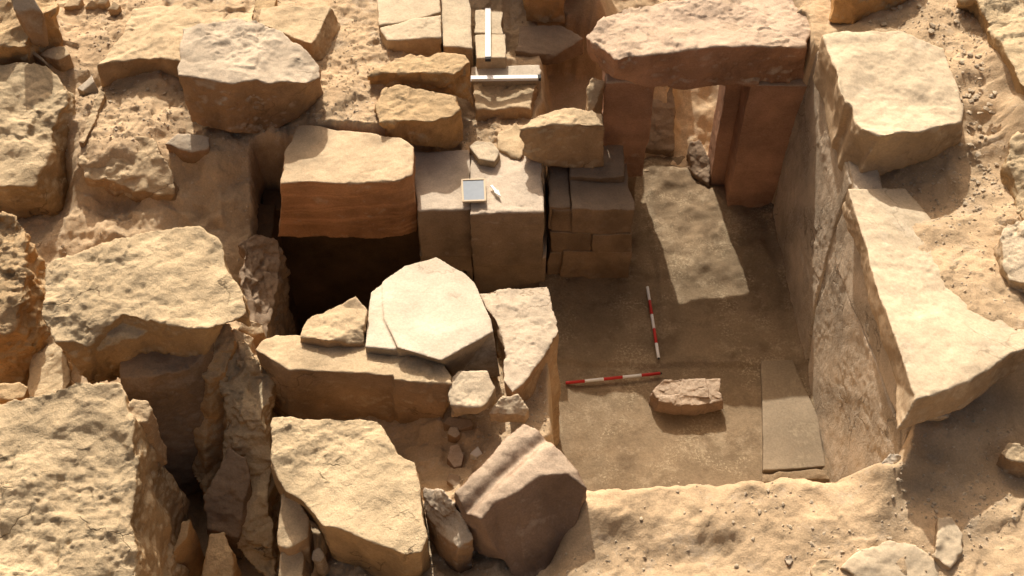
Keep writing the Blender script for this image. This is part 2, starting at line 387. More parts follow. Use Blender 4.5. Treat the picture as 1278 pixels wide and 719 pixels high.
wall_slab([(1010,90),(1030,75),(1073,250),(1120,430),(1134,505),(1110,640),(1050,630),(975,300),(985,260)], LX+0.022, LN, 0.25, 'packing slab behind the joints')

# ------------------------------------------------------------------ doorway: lintel on two jambs
door = empty('stone_doorway', (2.0, 10.5, 0), 'red stone doorway with a thick lintel spanning two jambs at the end of the chamber', 'doorway')
rock('lintel', None, None, 'red',
 [(770,75,2.43),(805,70,2.44),(845,62,2.44),(905,62,2.44),(1004,56,2.43),(1032,-6,2.43),(930,-8,2.43),(862,-1,2.43),(805,6,2.42),(778,11,2.42),(750,28,2.42),(732,44,2.41)],
 [('y',765,103),('y',805,110),('y',845,109),('y',905,107),('y',1003,102),1.97,1.95,1.95,1.95,1.95,1.98,('y',736,74)], vox=0.02, warp=0.03, disp=0.010, rg=0.02, parent=door)
box('door_jamb', 'red', 1.02, 1.485, 10.27, 10.95, 0.56, 1.96, door, warp=0.02, skew=[(-.02,0,0),(.03,0,0),(0,0,0),(0,0,0)])
box('door_jamb', 'red', 2.535, 3.2, 10.25, 10.9, 0.0, 1.95, door, warp=0.012)
box('door_jamb', 'red', 2.37, 2.60, 10.62, 11.02, 0.0, 1.95, door, warp=0.012)
box('jamb_base', 'brown', 1.0, 1.44, 10.33, 10.95, 0.0, 0.57, door, warp=0.02)

# ------------------------------------------------------------------ cross wall: low masonry stub
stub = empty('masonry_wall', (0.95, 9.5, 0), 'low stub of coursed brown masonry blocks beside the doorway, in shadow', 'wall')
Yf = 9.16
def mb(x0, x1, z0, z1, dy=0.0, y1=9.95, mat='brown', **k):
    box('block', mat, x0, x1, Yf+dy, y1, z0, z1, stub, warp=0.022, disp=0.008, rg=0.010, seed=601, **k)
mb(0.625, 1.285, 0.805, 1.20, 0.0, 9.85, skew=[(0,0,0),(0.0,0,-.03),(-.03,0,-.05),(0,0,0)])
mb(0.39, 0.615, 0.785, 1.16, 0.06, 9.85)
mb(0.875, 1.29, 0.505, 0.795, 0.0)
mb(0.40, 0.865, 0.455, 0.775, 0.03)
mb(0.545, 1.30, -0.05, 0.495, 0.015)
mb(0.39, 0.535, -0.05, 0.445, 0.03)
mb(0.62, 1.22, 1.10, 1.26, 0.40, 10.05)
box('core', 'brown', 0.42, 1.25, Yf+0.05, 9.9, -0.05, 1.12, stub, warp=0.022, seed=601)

# compartment below the banded block: added lining, coloured near black for the shade
lin = empty('stone_wall', (-1.8, 9.5, -1.6), 'added lining with shade in its dark colour, in the deep black compartment under the banded block', 'wall')
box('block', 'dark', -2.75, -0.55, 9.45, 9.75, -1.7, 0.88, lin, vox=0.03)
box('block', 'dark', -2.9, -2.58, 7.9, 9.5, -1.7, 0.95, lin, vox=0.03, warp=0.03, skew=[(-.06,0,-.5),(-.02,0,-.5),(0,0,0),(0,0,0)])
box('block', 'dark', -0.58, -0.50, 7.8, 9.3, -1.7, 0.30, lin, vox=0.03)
# dressed pier left of the stub
pier = empty('stone_pier', (-0.3, 9.3, 0), 'square dressed pier with the chalkboard lying on its pale top', 'pier')
rock('block', None, None, 'colu', [(588,267,1.35),(680,264,1.35),(676,190,1.35),(585,190,1.35)], [('d',0,0,0.50)]*4, warp=0.016, disp=0.006, parent=pier, rg=0.01)
rock('block', None, None, 'colu', [(590,322,0.49),(682,321,0.49),(682,260,0.49),(590,260,0.49)], [('d',0,0,-0.3)]*4, warp=0.014, disp=0.005, parent=pier)
rock('block', None, None, 'colu', [(521,261,1.345),(587.5,261,1.345),(585,188,1.345),(512,188,1.345)], [('d',0,0,0.58)]*4, warp=0.014, disp=0.006, parent=pier)
rock('block', None, None, 'colu', [(524,318,0.57),(588,318,0.57),(588,255,0.57),(524,255,0.57)], [('d',0,0,-0.5)]*4, warp=0.014, disp=0.006, parent=pier)

# ------------------------------------------------------------------ blocks along the far side
rock('stone_block', 'large block with a dark red banded front face above the black void', 'stone block', 'redband',
 [(352,229,1.74),(430,228,1.75),(500,225,1.76),(516,217,1.75),(516,183,1.75),(500,172,1.75),(460,165,1.75),(400,158,1.75),(372,155,1.74),(355,190,1.74)],
 [('y',347,297),('y',430,299),('y',500,297),('y',521,290),0.9,0.9,0.9,0.9,0.9,0.9], warp=0.02, disp=0.008, rg=0.006)
rock('stone_block', 'large grey block with a broken right corner, high on the soil mound', 'stone block', 'grey',
 [(225,95,2.33),(258,98,2.33),(290,103,2.33),(318,97,2.33),(345,99,2.32),(384,104,2.25),(402,100,2.15),(400,80,2.2),(384,60,2.28),(352,37,2.33),(322,24,2.34),(290,25,2.34),(262,28,2.34),(226,35,2.33)],
 [('y',240,150),('y',262,160),('y',285,168),('y',320,168),('y',345,163),('y',375,150),('y',395,135),1.7,1.6,1.6,1.6,1.6,1.6,1.7], vox=0.02, warp=0.035, disp=0.014, rg=0.015)
rock('stone_slab', 'flat sandy slab with a rough grey near edge, left of the large grey block', 'stone slab', 'lime',
 [(125,80,1.92),(160,76,1.93),(200,70,1.94),(228,76,1.94),(318,60,1.95),(318,-2,1.95),(165,8,1.94),(150,42,1.93),(134,62,1.92)],
 [('y',130,106),('y',160,104),('y',200,99),('y',228,100),1.5], warp=0.04, rg=0.02)
rock('stone_block', 'buff block with shaded right end at the top edge, behind the large grey block', 'stone block', 'lime',
 [(322,30,2.05),(390,55,2.05),(394,50,2.05),(412,8,2.05),(350,7,2.05),(325,12,2.05)], [1.6,('d',0,0,1.6),('d',0.12,0,1.55),('d',0.1,0.1,1.6),1.6,1.6], warp=0.02)
rock('stone', 'yellowish rounded stone cut by the top edge, left of the small buff block', 'stone', 'ochre', [(318,10,1.95),(345,11,1.95),(345,-8,1.95),(318,-10,1.95)], 1.7)
rock('boulder', 'big rough boulder at the left edge, its right side falling into shade', 'boulder', 'limer',
 [(-40,80,2.0),(0,76,2.05),(40,79,2.0),(62,83,1.95),(80,108,1.9),(82,130,1.85),(66,170,1.75),(42,230,1.6),(10,232,1.6),(-40,220,1.6)],
 [1.0,1.0,1.0,1.2,('d',.06,0,1.1),('d',.12,0,1.0),('d',.15,0,0.9),('d',0.1,0,0.9),0.9,0.9], warp=0.05, disp=0.02, rg=0.018)
rock('boulder', 'dark brown boulder in the top left corner behind the leaning slab', 'boulder', 'ochre',
 [(-30,55,2.2),(25,62,2.15),(40,30,2.3),(70,20,2.3),(60,-30,2.3),(-30,-30,2.4)], 1.5, warp=0.07, rg=0.02)
rock('stone_slab', 'narrow grey slab leaning at the top left corner', 'stone slab', 'grey',
 [(34,42,2.25),(54,44,2.2),(50,15,2.45),(38,-8,2.6),(12,-8,2.65),(18,14,2.5)], [2.05,2.0,2.2,2.4,2.4,2.3], warp=0.02)
rock('stone', 'flat buff stone lying on the soil below the leaning slab', 'stone', 'lime', [(50,68,1.93),(72,74,1.93),(87,68,1.93),(82,59,1.94),(66,57,1.95)], 1.75, vox=0.012, warp=0.015)
rock('stone', 'thin upright stone flake beside the top of the left edge boulder', 'stone', 'lime', [(34,64,2.0),(50,74,1.98),(62,84,1.95),(58,77,1.98),(40,62,2.02)], 1.7, vox=0.012, warp=0.01)
rock('stone', 'small pale wedge of stone on the soil right of the left edge boulder', 'stone', 'white', [(96,110,1.72),(103,114,1.74),(118,102,1.80),(115,94,1.82)], [1.62,1.62,('d',.05,-.05,1.62),1.65], vox=0.012, warp=0.006, disp=0.004)
rock('boulder', 'half buried tan rock overhanging the shaded hollow at left', 'boulder', 'lime',
 [(93,200,1.62),(104,222,1.5),(135,228,1.46),(165,240,1.42),(200,243,1.42),(218,240,1.42),(216,205,1.6),(190,170,1.7),(150,165,1.72),(112,172,1.7)],
 [1.2,('y',112,240),('y',140,248),('y',165,252),('y',200,254),('y',216,248),1.2], warp=0.05, disp=0.02, rg=0.02)
rock('stone', 'thin stone ledge running down the soil from the flat sandy slab', 'stone', 'lime', [(97,176,1.7),(104,178,1.7),(118,148,1.74),(131,115,1.78),(124,112,1.8),(108,145,1.76)], 1.5, vox=0.014, warp=0.015)
rock('stone', 'small grey stone bedded in soil below the large grey block', 'stone', 'grey', [(205,180,1.66),(235,190,1.62),(258,188,1.62),(258,172,1.66),(222,166,1.7)], 1.45, warp=0.03)
for i, (x, y, r, lb) in enumerate([(92,2,12,'small stone at the top edge, the leftmost of a row above the sandy slope'),(112,4,7,'tiny stone at the top edge, second of the row above the sandy slope'),(143,8,9,'small brown stone touching the far left corner of the flat sandy slab'),(128,0,8,'dark little stone at the top edge between its two neighbours')]):
    rock('stone', lb, 'stone', 'lime', [(x-r,y+r*.5,1.86),(x+r*.6,y+r*.6,1.84),(x+r,y-r*.2,1.87),(x,y-r*.7,1.90)], 1.6, vox=0.014, warp=0.02)

rock('stone_slab', 'pale cracked slab with a shaded near edge, leftmost of the paving at the top', 'stone slab', 'cap',
 [(484,50,1.88),(506,49,1.88),(550,47,1.88),(550,18,1.88),(474,34,1.88)], [('d',0,0,1.5)]*5, warp=0.012, disp=0.006, rg=0.006)
rock('stone_slab', 'pale slab behind the cracked slab, cut by the top edge', 'stone slab', 'cap',
 [(472,33,1.88),(549,17,1.88),(547,-12,1.88),(470,-12,1.88)], 1.5, warp=0.012, disp=0.006)
rock('stone_slab', 'plain pale slab between the cracked slab and the white staff', 'stone slab', 'cap',
 [(553,58,1.78),(590,60,1.78),(587,8,1.78),(583,-8,1.78),(550,-8,1.78)], 1.4, warp=0.012, disp=0.006, rg=0.006)
rock('stone_slab', 'narrow slab under the upright lying white staff, nearer of its pair', 'stone slab', 'cap',
 [(594,73,1.70),(632,73,1.70),(630,42,1.70),(592,42,1.70)], 1.35, warp=0.010, disp=0.005)
rock('stone_slab', 'narrow slab under the far end of the upright lying white staff', 'stone slab', 'cap',
 [(592,41,1.70),(629,41,1.70),(625,30,1.70),(628,12,1.70),(593,13,1.70)], 1.35, warp=0.012, disp=0.005)
rock('stone_slab', 'very pale slab carrying the long white staff along its near edge', 'stone slab', 'white',
 [(588,97,1.55),(672,98,1.55),(677,88,1.55),(674,80,1.55),(588,83,1.55)], [('d',0,0,1.2)]*5, warp=0.010, disp=0.005)
rock('stone', 'crumbly buff stone in front of the very pale slab, right end undercut', 'stone', 'lime',
 [(590,134,1.42),(630,132,1.42),(662,136,1.42),(668,110,1.46),(672,100,1.47),(589,100,1.47)], 1.0, warp=0.03, rg=0.02)
rock('stone_block', 'ochre block with an undercut near face, behind the rounded ochre block', 'stone block', 'ochre',
 [(456,95,1.95),(500,90,1.96),(540,90,1.97),(568,92,1.97),(578,84,1.97),(586,76,1.97),(578,68,1.96),(540,66,1.95),(500,68,1.93),(478,78,1.93)],
 [('d',0,.1,1.6),('d',0,.06,1.55),('y',540,112),('y',568,118),('y',590,135),1.45,1.5], warp=0.035, rg=0.02)
rock('stone_block', 'rounded ochre block with a worn pale top, behind the pier', 'stone block', 'ochre',
 [(474,152,1.86),(500,147,1.86),(540,148,1.86),(560,142,1.86),(575,136,1.84),(572,118,1.85),(540,112,1.86),(500,106,1.87),(480,110,1.87),(468,132,1.86)],
 [('y',488,166),('y',510,176),('y',545,182),('y',566,188),('y',578,175),1.35,1.4], warp=0.04, disp=0.016, rg=0.02)
rock('stone', 'flat crumbly stone lying at the back of the pier top', 'stone', 'pebble', [(586,182,1.44),(598,200,1.44),(618,203,1.44),(625,190,1.45),(614,176,1.47),(594,174,1.46)], 1.3, vox=0.014, warp=0.02)
rock('stone', 'buff sloping stone between the pier top and the crumbly stone', 'stone', 'lime', [(622,182,1.40),(650,196,1.38),(662,170,1.42),(650,150,1.44),(622,162,1.42)], 1.1, warp=0.04)
rock('stone_block', 'buff block standing on the back of the masonry stub by the doorway', 'stone block', 'lime',
 [(647,162,1.78),(676,160,1.85),(755,157,1.85),(752,144,1.85),(705,136,1.85),(672,142,1.82),(655,150,1.8)],
 [('y',650,190),('y',678,208),('y',757,208),1.25,1.25,1.25,1.25], warp=0.03, disp=0.012, rg=0.012)
rock('stone', 'small lit stone wedged between the buff block and the left jamb', 'stone', 'lime', [(733,140,1.75),(740,144,1.72),(756,100,1.95),(738,94,1.98),(734,110,1.9)], 1.2, warp=0.02)
rock('stone', 'dark broken stone seen through the doorway against the right jamb', 'stone', 'brown', [(864,215,0.14),(884,232,0.12),(888,195,0.30),(876,172,0.4),(862,178,0.34)], -0.05, warp=0.03, rg=0.02)

rock('boulder', 'brown rock face sloping up behind the doorway, seen left of the lit sand', 'boulder', 'brown',
 [Vector((1.40,11.12,0.18)),Vector((1.96,11.14,0.14)),Vector((1.98,11.7,0.66)),Vector((1.93,12.15,1.08)),Vector((1.35,12.3,1.18))], -0.2, warp=0.04, rg=0.02)
# shaded blocks beyond the small pit, at the top edge
rock('boulder', 'ochre boulder in shadow at the top edge left of the lintel', 'boulder', 'ochre', [(654,-14,1.95),(702,-12,1.95),(712,-70,2.2),(650,-70,2.2)], [1.45]*4, warp=0.05)
rock('stone_block', 'tall brown block just beyond the top edge, shading the small pit', 'stone block', 'brown',
 [Vector((-1.3,13.3,2.9)),Vector((-0.35,13.25,2.9)),Vector((-0.05,12.65,2.9)),Vector((0.7,12.5,2.9)),Vector((1.0,12.7,2.9)),Vector((1.0,14.0,2.9)),Vector((-1.3,14.2,2.9))], 1.2, vox=0.05, warp=0.06)
rock('stone', 'flat grey stone bedded in the shaded soil right of the white staff', 'stone', 'brown', [(640,62,1.5),(690,66,1.46),(730,50,1.5),(700,30,1.55),(650,30,1.55)], 1.3, warp=0.03)  # grey stone given a brown colour to carry the shade lying here

# ------------------------------------------------------------------ right side above the wall
rock('stone_slab', 'upper pale capstone on the right wall with pebbles over its far corner', 'capstone', 'cap',
 [(1028,42,2.86),(1043,85,2.86),(1056,128,2.85),(1066,134,2.80),(1070,150,2.80),(1080,158,2.84),(1100,168,2.85),(1150,163,2.84),(1200,150,2.80),(1203,130,2.78),(1180,60,2.78),(1120,36,2.84)],
 [('d',0,0,2.3),('d',0,0,2.3),('d',-.04,0,2.25),('d',-.06,0,2.2),('d',-.05,-.02,2.2),('y',1062,226),('y',1064,238),('y',1120,212),('y',1200,175),2.2,2.2,2.2], warp=0.025, disp=0.008)
rock('stone_slab', 'long pale capstone on the right wall with a broken near end over the sand', 'capstone', 'cap',
 [(1062,236,2.50),(1078,285,2.51),(1105,380,2.54),(1128,450,2.57),(1149,498,2.58),(1180,487,2.56),(1215,474,2.54),(1240,456,2.52),(1262,440,2.5),(1310,425,2.5),(1275,405,2.40),(1235,345,2.34),(1180,290,2.33),(1130,235,2.30)],
 [2.24,2.24,2.26,2.28,(1124,538,2.30),(1165,523,2.24),(1205,508,2.2),(1238,488,2.2),(1262,470,2.2),2.15,2.1,2.0,2.0,2.1], warp=0.018, disp=0.006, rg=0.006, dx=-0.02)
rock('stone_block', 'orange block at the top edge above the upper pale capstone', 'stone block', 'ochre',
 [(1062,-4,2.95),(1150,-25,2.95),(1150,-70,2.95),(1050,-60,2.95),(1046,-20,2.95)], [('y',1066,32),('y',1148,6),2.4,2.4,2.45], warp=0.03, disp=0.014, rg=0.02)
rock('boulder', 'long rough rock face with grey crust at the top right beyond the pebbles', 'boulder', 'limer',
 [(1190,2,2.88),(1218,4,2.95),(1236,28,2.95),(1255,62,2.95),(1275,100,2.95),(1300,150,2.92),(1345,180,2.92),(1340,60,3.0),(1250,-20,3.0),(1195,-12,2.95)],
 [(1188,12,2.3),(1203,50,2.3),(1217,80,2.3),(1234,100,2.28),(1262,155,2.2),(1284,210,2.1),2.0], warp=0.04, disp=0.016, rg=0.02)
rock('boulder', 'pale rock cut by the right edge below the long rough rock face', 'boulder', 'limer', [(1256,200,2.6),(1270,262,2.45),(1300,290,2.5),(1320,190,2.8),(1272,165,2.75)], 2.1, warp=0.04, rg=0.02)
rock('stone', 'broken white limestone lump on the sand at the right edge', 'stone', 'pebble',
 [(1248,292,2.56),(1252,325,2.52),(1260,345,2.5),(1300,348,2.6),(1300,270,2.7),(1262,275,2.62)], [2.2,('d',.03,0,2.2),('d',.03,0,2.2),2.2,2.2,2.2], vox=0.014, warp=0.04, disp=0.02, rg=0.03)
rock('stone', 'rusty lump at the right edge of the frame near the top', 'stone', 'ochre', [(1268,12,2.98),(1300,18,3.0),(1300,-12,3.1),(1270,-10,3.05)], 2.7, warp=0.02)
rock('stone', 'small dark lump at the right edge under the rusty lump', 'stone', 'ochre', [(1270,50,2.95),(1300,56,2.9),(1300,34,3.0),(1272,38,2.98)], 2.7, warp=0.02)
rock('stone', 'tan stone half buried in the sand at the right edge of the frame, low down', 'stone', 'lime', [(1254,566,2.02),(1266,576,2.0),(1296,582,2.0),(1296,556,2.05),(1264,552,2.06)], 1.7, vox=0.014, warp=0.02)
rock('stone', 'grey cracked stone under the near corner of the long capstone', 'stone', 'white', [(1100,580,1.96),(1112,592,1.92),(1127,583,1.94),(1126,570,1.98),(1112,567,1.99)], 1.75, vox=0.010, warp=0.012)
rock('stone', 'wide pale stone just showing through the sand at the bottom right', 'stone', 'cap', [(1050,705,1.75),(1090,742,1.69),(1160,740,1.71),(1178,706,1.77),(1140,676,1.80),(1108,668,1.81),(1075,682,1.79)], 1.4, warp=0.03)
rock('stone', 'upright pale stone in the sand right of the wide pale stone', 'stone', 'cap', [(1164,695,1.83),(1184,706,1.82),(1198,690,1.83),(1200,665,1.85),(1186,644,1.89),(1172,648,1.89)], 1.4, warp=0.025)
rock('stone', 'rounded stone cut by the bottom edge, left of the wide pale stone', 'stone', 'lime', [(1012,712,1.69),(1020,745,1.67),(1060,745,1.67),(1062,712,1.69),(1044,694,1.73),(1024,694,1.73)], 1.4, warp=0.02)
rock('stone', 'tiny bluish stone lying alone on the sand near the bottom', 'stone', 'grey', [(978,698,1.66),(984,707,1.65),(990,700,1.66),(986,692,1.68),(980,693,1.68)], 1.52, vox=0.008, warp=0.006)

# ------------------------------------------------------------------ collapsed blocks, lower left and centre
rock('stone_block', 'big pitted block perched on an upright pillar, left of the black void', 'stone block', 'limer',
 [(52,352,2.36),(54,400,2.3),(68,428,2.24),(110,432,2.16),(150,392,2.30),(205,404,2.28),(262,412,2.26),(308,392,2.2),(303,370,2.22),(288,335,2.28),(272,298,2.34),(250,277,2.38),(190,285,2.4),(115,302,2.4),(56,328,2.38)],
 [('d',0,.05,2.0),('d',0.05,.1,1.9),('y',95,470),('y',110,484),('y',150,478),('y',205,458),('y',250,455),('d',-.25,0.15,1.9),1.8], warp=0.035, disp=0.018, rg=0.014,
 extra=(([(98,430,2.10),(118,438,2.06),(196,416,2.10),(246,428,2.02),(240,400,2.1),(190,385,2.2),(140,390,2.2)], [('y',104,478),('y',118,482),('y',196,462),('y',243,452),1.85]),))
rock('stone_pillar', 'upright brown pillar with a smooth near face carrying the pitted block', 'stone pillar', 'brown',
 [(150,470,1.80),(190,468,1.82),(244,452,1.84),(266,430,1.86),(264,390,1.86),(150,390,1.86)],
 [(162,660,0.2),(180,655,0.2),(240,618,0.3),(276,604,0.3),0.2,0.2], warp=0.03, disp=0.012, rg=0.01)
rock('stone_pillar', 'fibrous orange rock against the right side of the smooth pillar', 'stone pillar', 'ochre',
 [(240,455,1.75),(258,476,1.6),(282,462,1.6),(294,425,1.72),(286,402,1.8),(258,405,1.82)],
 [(238,590,0.6),(256,620,0.45),(290,598,0.5),(292,520,0.8),0.5,0.5], warp=0.05, rg=0.03)
rock('boulder', 'tall earthy rock with orange flank between the pillar and the long red block', 'boulder', 'limer',
 [(276,476,1.5),(296,506,1.42),(332,522,1.36),(338,470,1.46),(324,440,1.55),(300,428,1.6),(280,432,1.6)],
 [(286,640,0.6),(300,690,0.4),(346,735,0.2),(350,640,0.4),0.3,0.3,0.3], warp=0.06, disp=0.02, rg=0.03)
rock('stone', 'small brown stone at the corner of the void below the pitted block', 'stone', 'lime', [(296,412,1.55),(312,420,1.5),(330,418,1.5),(326,404,1.55),(306,400,1.6)], 1.1, vox=0.014, warp=0.02)
rock('stone', 'stone with one sunlit edge wedged right of the pitted block', 'stone', 'lime', [(278,432,1.65),(300,455,1.55),(318,440,1.52),(318,420,1.58),(290,408,1.7)], 1.0, warp=0.03)
rock('boulder', 'huge rough limestone boulder filling the lower left corner', 'boulder', 'limer',
 [(-60,522,2.02),(0,505,2.08),(40,492,2.14),(80,484,2.18),(112,475,2.22),(150,476,2.22),(152,500,2.18),(166,520,2.10),(160,560,2.05),(166,590,1.98),(158,640,1.92),(172,700,1.82),(160,760,1.75),(-60,800,1.8)],
 [0.6,0.8,0.8,0.8,0.8,0.9,('d',.1,0,1.0),('d',.16,0,0.6),('d',.14,0,0.5),('d',.16,0,0.4),('d',.14,0,0.3),('d',.1,0,0.3),0.3,0.3], vox=0.022, warp=0.045, disp=0.022, rg=0.02)
rock('stone', 'small buff knob behind the right shoulder of the huge boulder', 'stone', 'lime', [(157,508,2.1),(168,528,2.05),(184,525,2.0),(189,510,2.03),(182,499,2.08),(165,497,2.12)], [1.5,('d',.02,0,1.3),('d',.02,0,1.3),1.4,1.5,1.5], vox=0.014, warp=0.02)
rock('stone', 'white chip of plaster stuck beside the pillar foot', 'stone', 'lime_mortar', [(178,580,1.5),(186,590,1.45),(191,575,1.5),(188,545,1.62),(180,548,1.62)], 1.35, vox=0.010, warp=0.01)
rock('boulder', 'orange crusted boulder cut by the left edge beside the pitted block', 'boulder', 'ochre',
 [(-40,285,2.35),(0,268,2.4),(18,270,2.35),(36,292,2.25),(38,330,2.2),(34,380,2.1),(24,410,2.0),(-40,420,2.0)],
 [1.0,1.0,1.0,('d',.1,0,1.0),('d',.12,0,1.1),('d',.12,0,1.1),('d',.1,0,1.2),1.2], warp=0.06, disp=0.025, rg=0.04)
rock('stone', 'yellow stone at the left edge behind the huge boulder', 'stone', 'ochre', [(-30,500,1.9),(10,500,1.95),(30,496,1.93),(33,482,1.95),(22,474,1.98),(-30,478,2.0)], 1.2, warp=0.03)
rock('stone_block', 'pale weathered slab face behind the pitted block, by the left edge', 'stone block', 'limer', [(36,500,1.5),(78,500,1.6),(82,470,1.65),(70,430,1.7),(56,410,1.75),(40,430,1.6)], 0.8, warp=0.04, rg=0.02)

rock('boulder', 'rough earthy bank forming the left rim of the black void', 'boulder', 'brown',
 [(300,300,1.15),(322,292,1.12),(344,296,1.0),(343,330,0.85),(336,400,0.75),(325,425,0.85),(300,400,1.1)], -0.8, warp=0.06, disp=0.02, rg=0.03)
# slabs down in the gully
rock('stone_slab', 'brown slab leaning in the shadowed gully under the pillar', 'stone slab', 'brown', [(258,660,0.65),(292,672,0.6),(310,604,1.0),(308,570,1.15),(284,560,1.15),(256,620,0.85)], 0.15, warp=0.03)
rock('stone', 'ochre stone deep in the gully at the bottom edge', 'stone', 'ochre', [(246,740,0.6),(292,740,0.6),(290,690,0.8),(276,662,0.85),(258,664,0.85)], 0.0, warp=0.03)
rock('stone_slab', 'thin diagonal slab edge catching light in the gully bottom', 'stone slab', 'ochre', [(198,722,0.65),(206,722,0.62),(232,668,0.95),(236,648,1.02),(226,650,1.02),(214,690,0.85)], 0.2, vox=0.014, warp=0.015)

# centre cluster
rock('stone_block', 'long block with a smooth red brown near face and crumbly lit top, below the void', 'stone block', 'lime',
 [(318,438,1.72),(362,462,1.72),(420,463,1.72),(494,467,1.72),(494,472,1.72),(562,478,1.72),(561,470,1.70),(545,440,1.68),(536,432,1.68),(455,428,1.68),(392,420,1.68),(345,418,1.68),(330,425,1.70)],
 [('d',.02,0,1.0),('y',360,520),('y',420,545),('y',494,560),('y',500,566),('y',546,568),('d',0,.1,1.0),1.0], vox=0.02, warp=0.022, disp=0.010, rg=0.015)
rock('stone', 'tan pointed stone lying behind the long block against the void', 'stone', 'lime',
 [(375,420,1.80),(410,424,1.82),(455,426,1.72),(456,404,1.80),(459,385,1.78),(444,368,1.82),(420,378,1.80),(382,396,1.78)], [1.5,1.5,('d',-.05,.1,1.5),1.4,1.4], vox=0.018, warp=0.02, rg=0.01)
rock('stone_slab', 'big smooth white slab tilted against the other fallen blocks', 'stone slab', 'white',
 [(497,434,1.84),(551,450,1.86),(615,414,1.78),(612,398,1.76),(592,352,1.62),(580,340,1.58),(545,321,1.50),(505,332,1.52),(478,352,1.58),(480,396,1.72)],
 [1.3,(567,470,1.36),(624,470,1.30),1.1], vox=0.018, warp=0.010, disp=0.004, wf=1.4,
 extra=(([(456,432,1.78),(499,437,1.78),(488,396,1.69),(486,350,1.55),(464,366,1.60),(460,395,1.66)], 1.3),))
rock('stone_block', 'grey block with an angular right corner overhanging the chamber, beside the white slab', 'stone block', 'grey',
 [(630,474,1.62),(641,492,1.60),(656,478,1.58),(698,411,1.50),(690,385,1.48),(684,358,1.42),(640,361,1.44),(596,368,1.46),(619,400,1.52),(632,440,1.58)],
 [1.2,('d',.02,.02,1.2),('d',-.05,.1,1.15),('d',-.08,.1,1.0),0.9], vox=0.02, warp=0.02, disp=0.012, rg=0.012)
rock('stone_block', 'upright tan block forming the chamber edge under the grey angular block', 'stone block', 'lime',
 [(640,494,1.42),(658,477,1.42),(697,414,1.38),(690,400,1.38),(640,420,1.38)], [(640,600,0.0),(672,588,0.0),(699,556,0.0),0.0], warp=0.02, disp=0.01)
rock('stone_block', 'small whitish block propped between the long block and the grey angular block', 'stone block', 'pebble',
 [(561,492,1.66),(563,506,1.64),(600,508,1.64),(608,502,1.64),(620,484,1.66),(610,464,1.70),(572,463,1.70),(564,474,1.68)], [('d',0,0,1.3),('y',566,513),('y',598,515),('y',607,510),1.4], vox=0.016, warp=0.018, rg=0.012)
rock('stone', 'wedge shaped buff stone below the grey angular block', 'stone', 'cap', [(610,518,1.50),(640,518,1.52),(656,520,1.48),(660,512,1.52),(648,492,1.62),(630,496,1.60)], [1.4,('d',0,.03,1.35),1.35,1.35], vox=0.014, warp=0.012)
_g0, _g1 = PZ(582,636,1.8), PZ(682,548,1.98)
def groove(co):
    d = np.array([_g1.x-_g0.x, _g1.y-_g0.y]); L = np.hypot(*d); d = d/L
    r = co[:,:2]-np.array([_g0.x,_g0.y]); perp = r[:,0]*d[1]-r[:,1]*d[0]
    up = sstep(1.55, 1.75, co[:,2]); co = co.copy()
    co[:,2] += up*(-0.05*np.exp(-((perp+0.01)/0.05)**2) + 0.015*np.exp(-((perp+0.16)/0.08)**2) - 0.02*sstep(0.05,0.3,perp))
    return co
rock('boulder', 'pinkish block with a groove along its top and a big shaded brown end', 'boulder', 'pinkq',
 [(598,648,1.78),(617,628,1.84),(648,615,1.92),(675,594,1.98),(710,590,1.95),(733,608,1.84),(722,586,1.90),(706,567,1.95),(671,537,2.00),(656,531,2.0),(634,548,1.96),(604,578,1.88),(567,614,1.80),(580,636,1.77)],
 [(626,700,1.30),(640,722,1.18),(656,738,1.12),(684,728,1.12),(704,694,1.22),(731,630,1.5),1.1], vox=0.02, warp=0.018, disp=0.008, post=groove)
rock('boulder', 'rough limestone block with a broad lit top, low in the middle of the frame', 'boulder', 'limer',
 [(338,575,1.66),(345,590,1.64),(358,610,1.62),(372,620,1.62),(402,654,1.62),(440,664,1.62),(485,680,1.62),(505,690,1.60),(527,686,1.60),(533,668,1.60),(527,634,1.62),(524,600,1.62),(520,572,1.64),(497,562,1.64),(472,522,1.66),(425,520,1.68),(338,522,1.68)],
 [1.1,1.0,('d',0.05,.1,1.0),('d',.05,.1,1.0),('d',0,.08,0.9),('d',0,.08,0.8),('y',488,735),('y',505,740),('y',526,735),0.8], vox=0.018, warp=0.025, disp=0.016, rg=0.010)
rock('stone', 'upper of two buff stones stacked below the left corner of the broad topped block', 'stone', 'lime', [(346,680,1.30),(360,686,1.28),(384,674,1.28),(386,650,1.32),(370,620,1.42),(350,618,1.42)], 0.7, warp=0.025)
rock('stone', 'lower of two buff stones stacked left of centre, cut by the bottom edge', 'stone', 'lime', [(344,730,1.10),(374,735,1.10),(378,690,1.15),(366,684,1.2),(346,692,1.2)], 0.5, warp=0.025)
rock('stone', 'little pale stone in the shade under the broad topped block', 'stone', 'pebble', [(390,698,1.1),(400,702,1.08),(405,694,1.1),(398,682,1.15),(390,686,1.14)], 0.8, vox=0.012, warp=0.015)
rock('stone', 'dark broken rock with a flat tan strip, leaning between the two big lower blocks', 'stone', 'grey',
 [(570,682,1.50),(590,674,1.54),(572,638,1.66),(554,610,1.72),(540,608,1.62),(527,606,1.6),(530,640,1.48),(545,665,1.42)], 1.0, vox=0.016, warp=0.025, disp=0.012, rg=0.014)
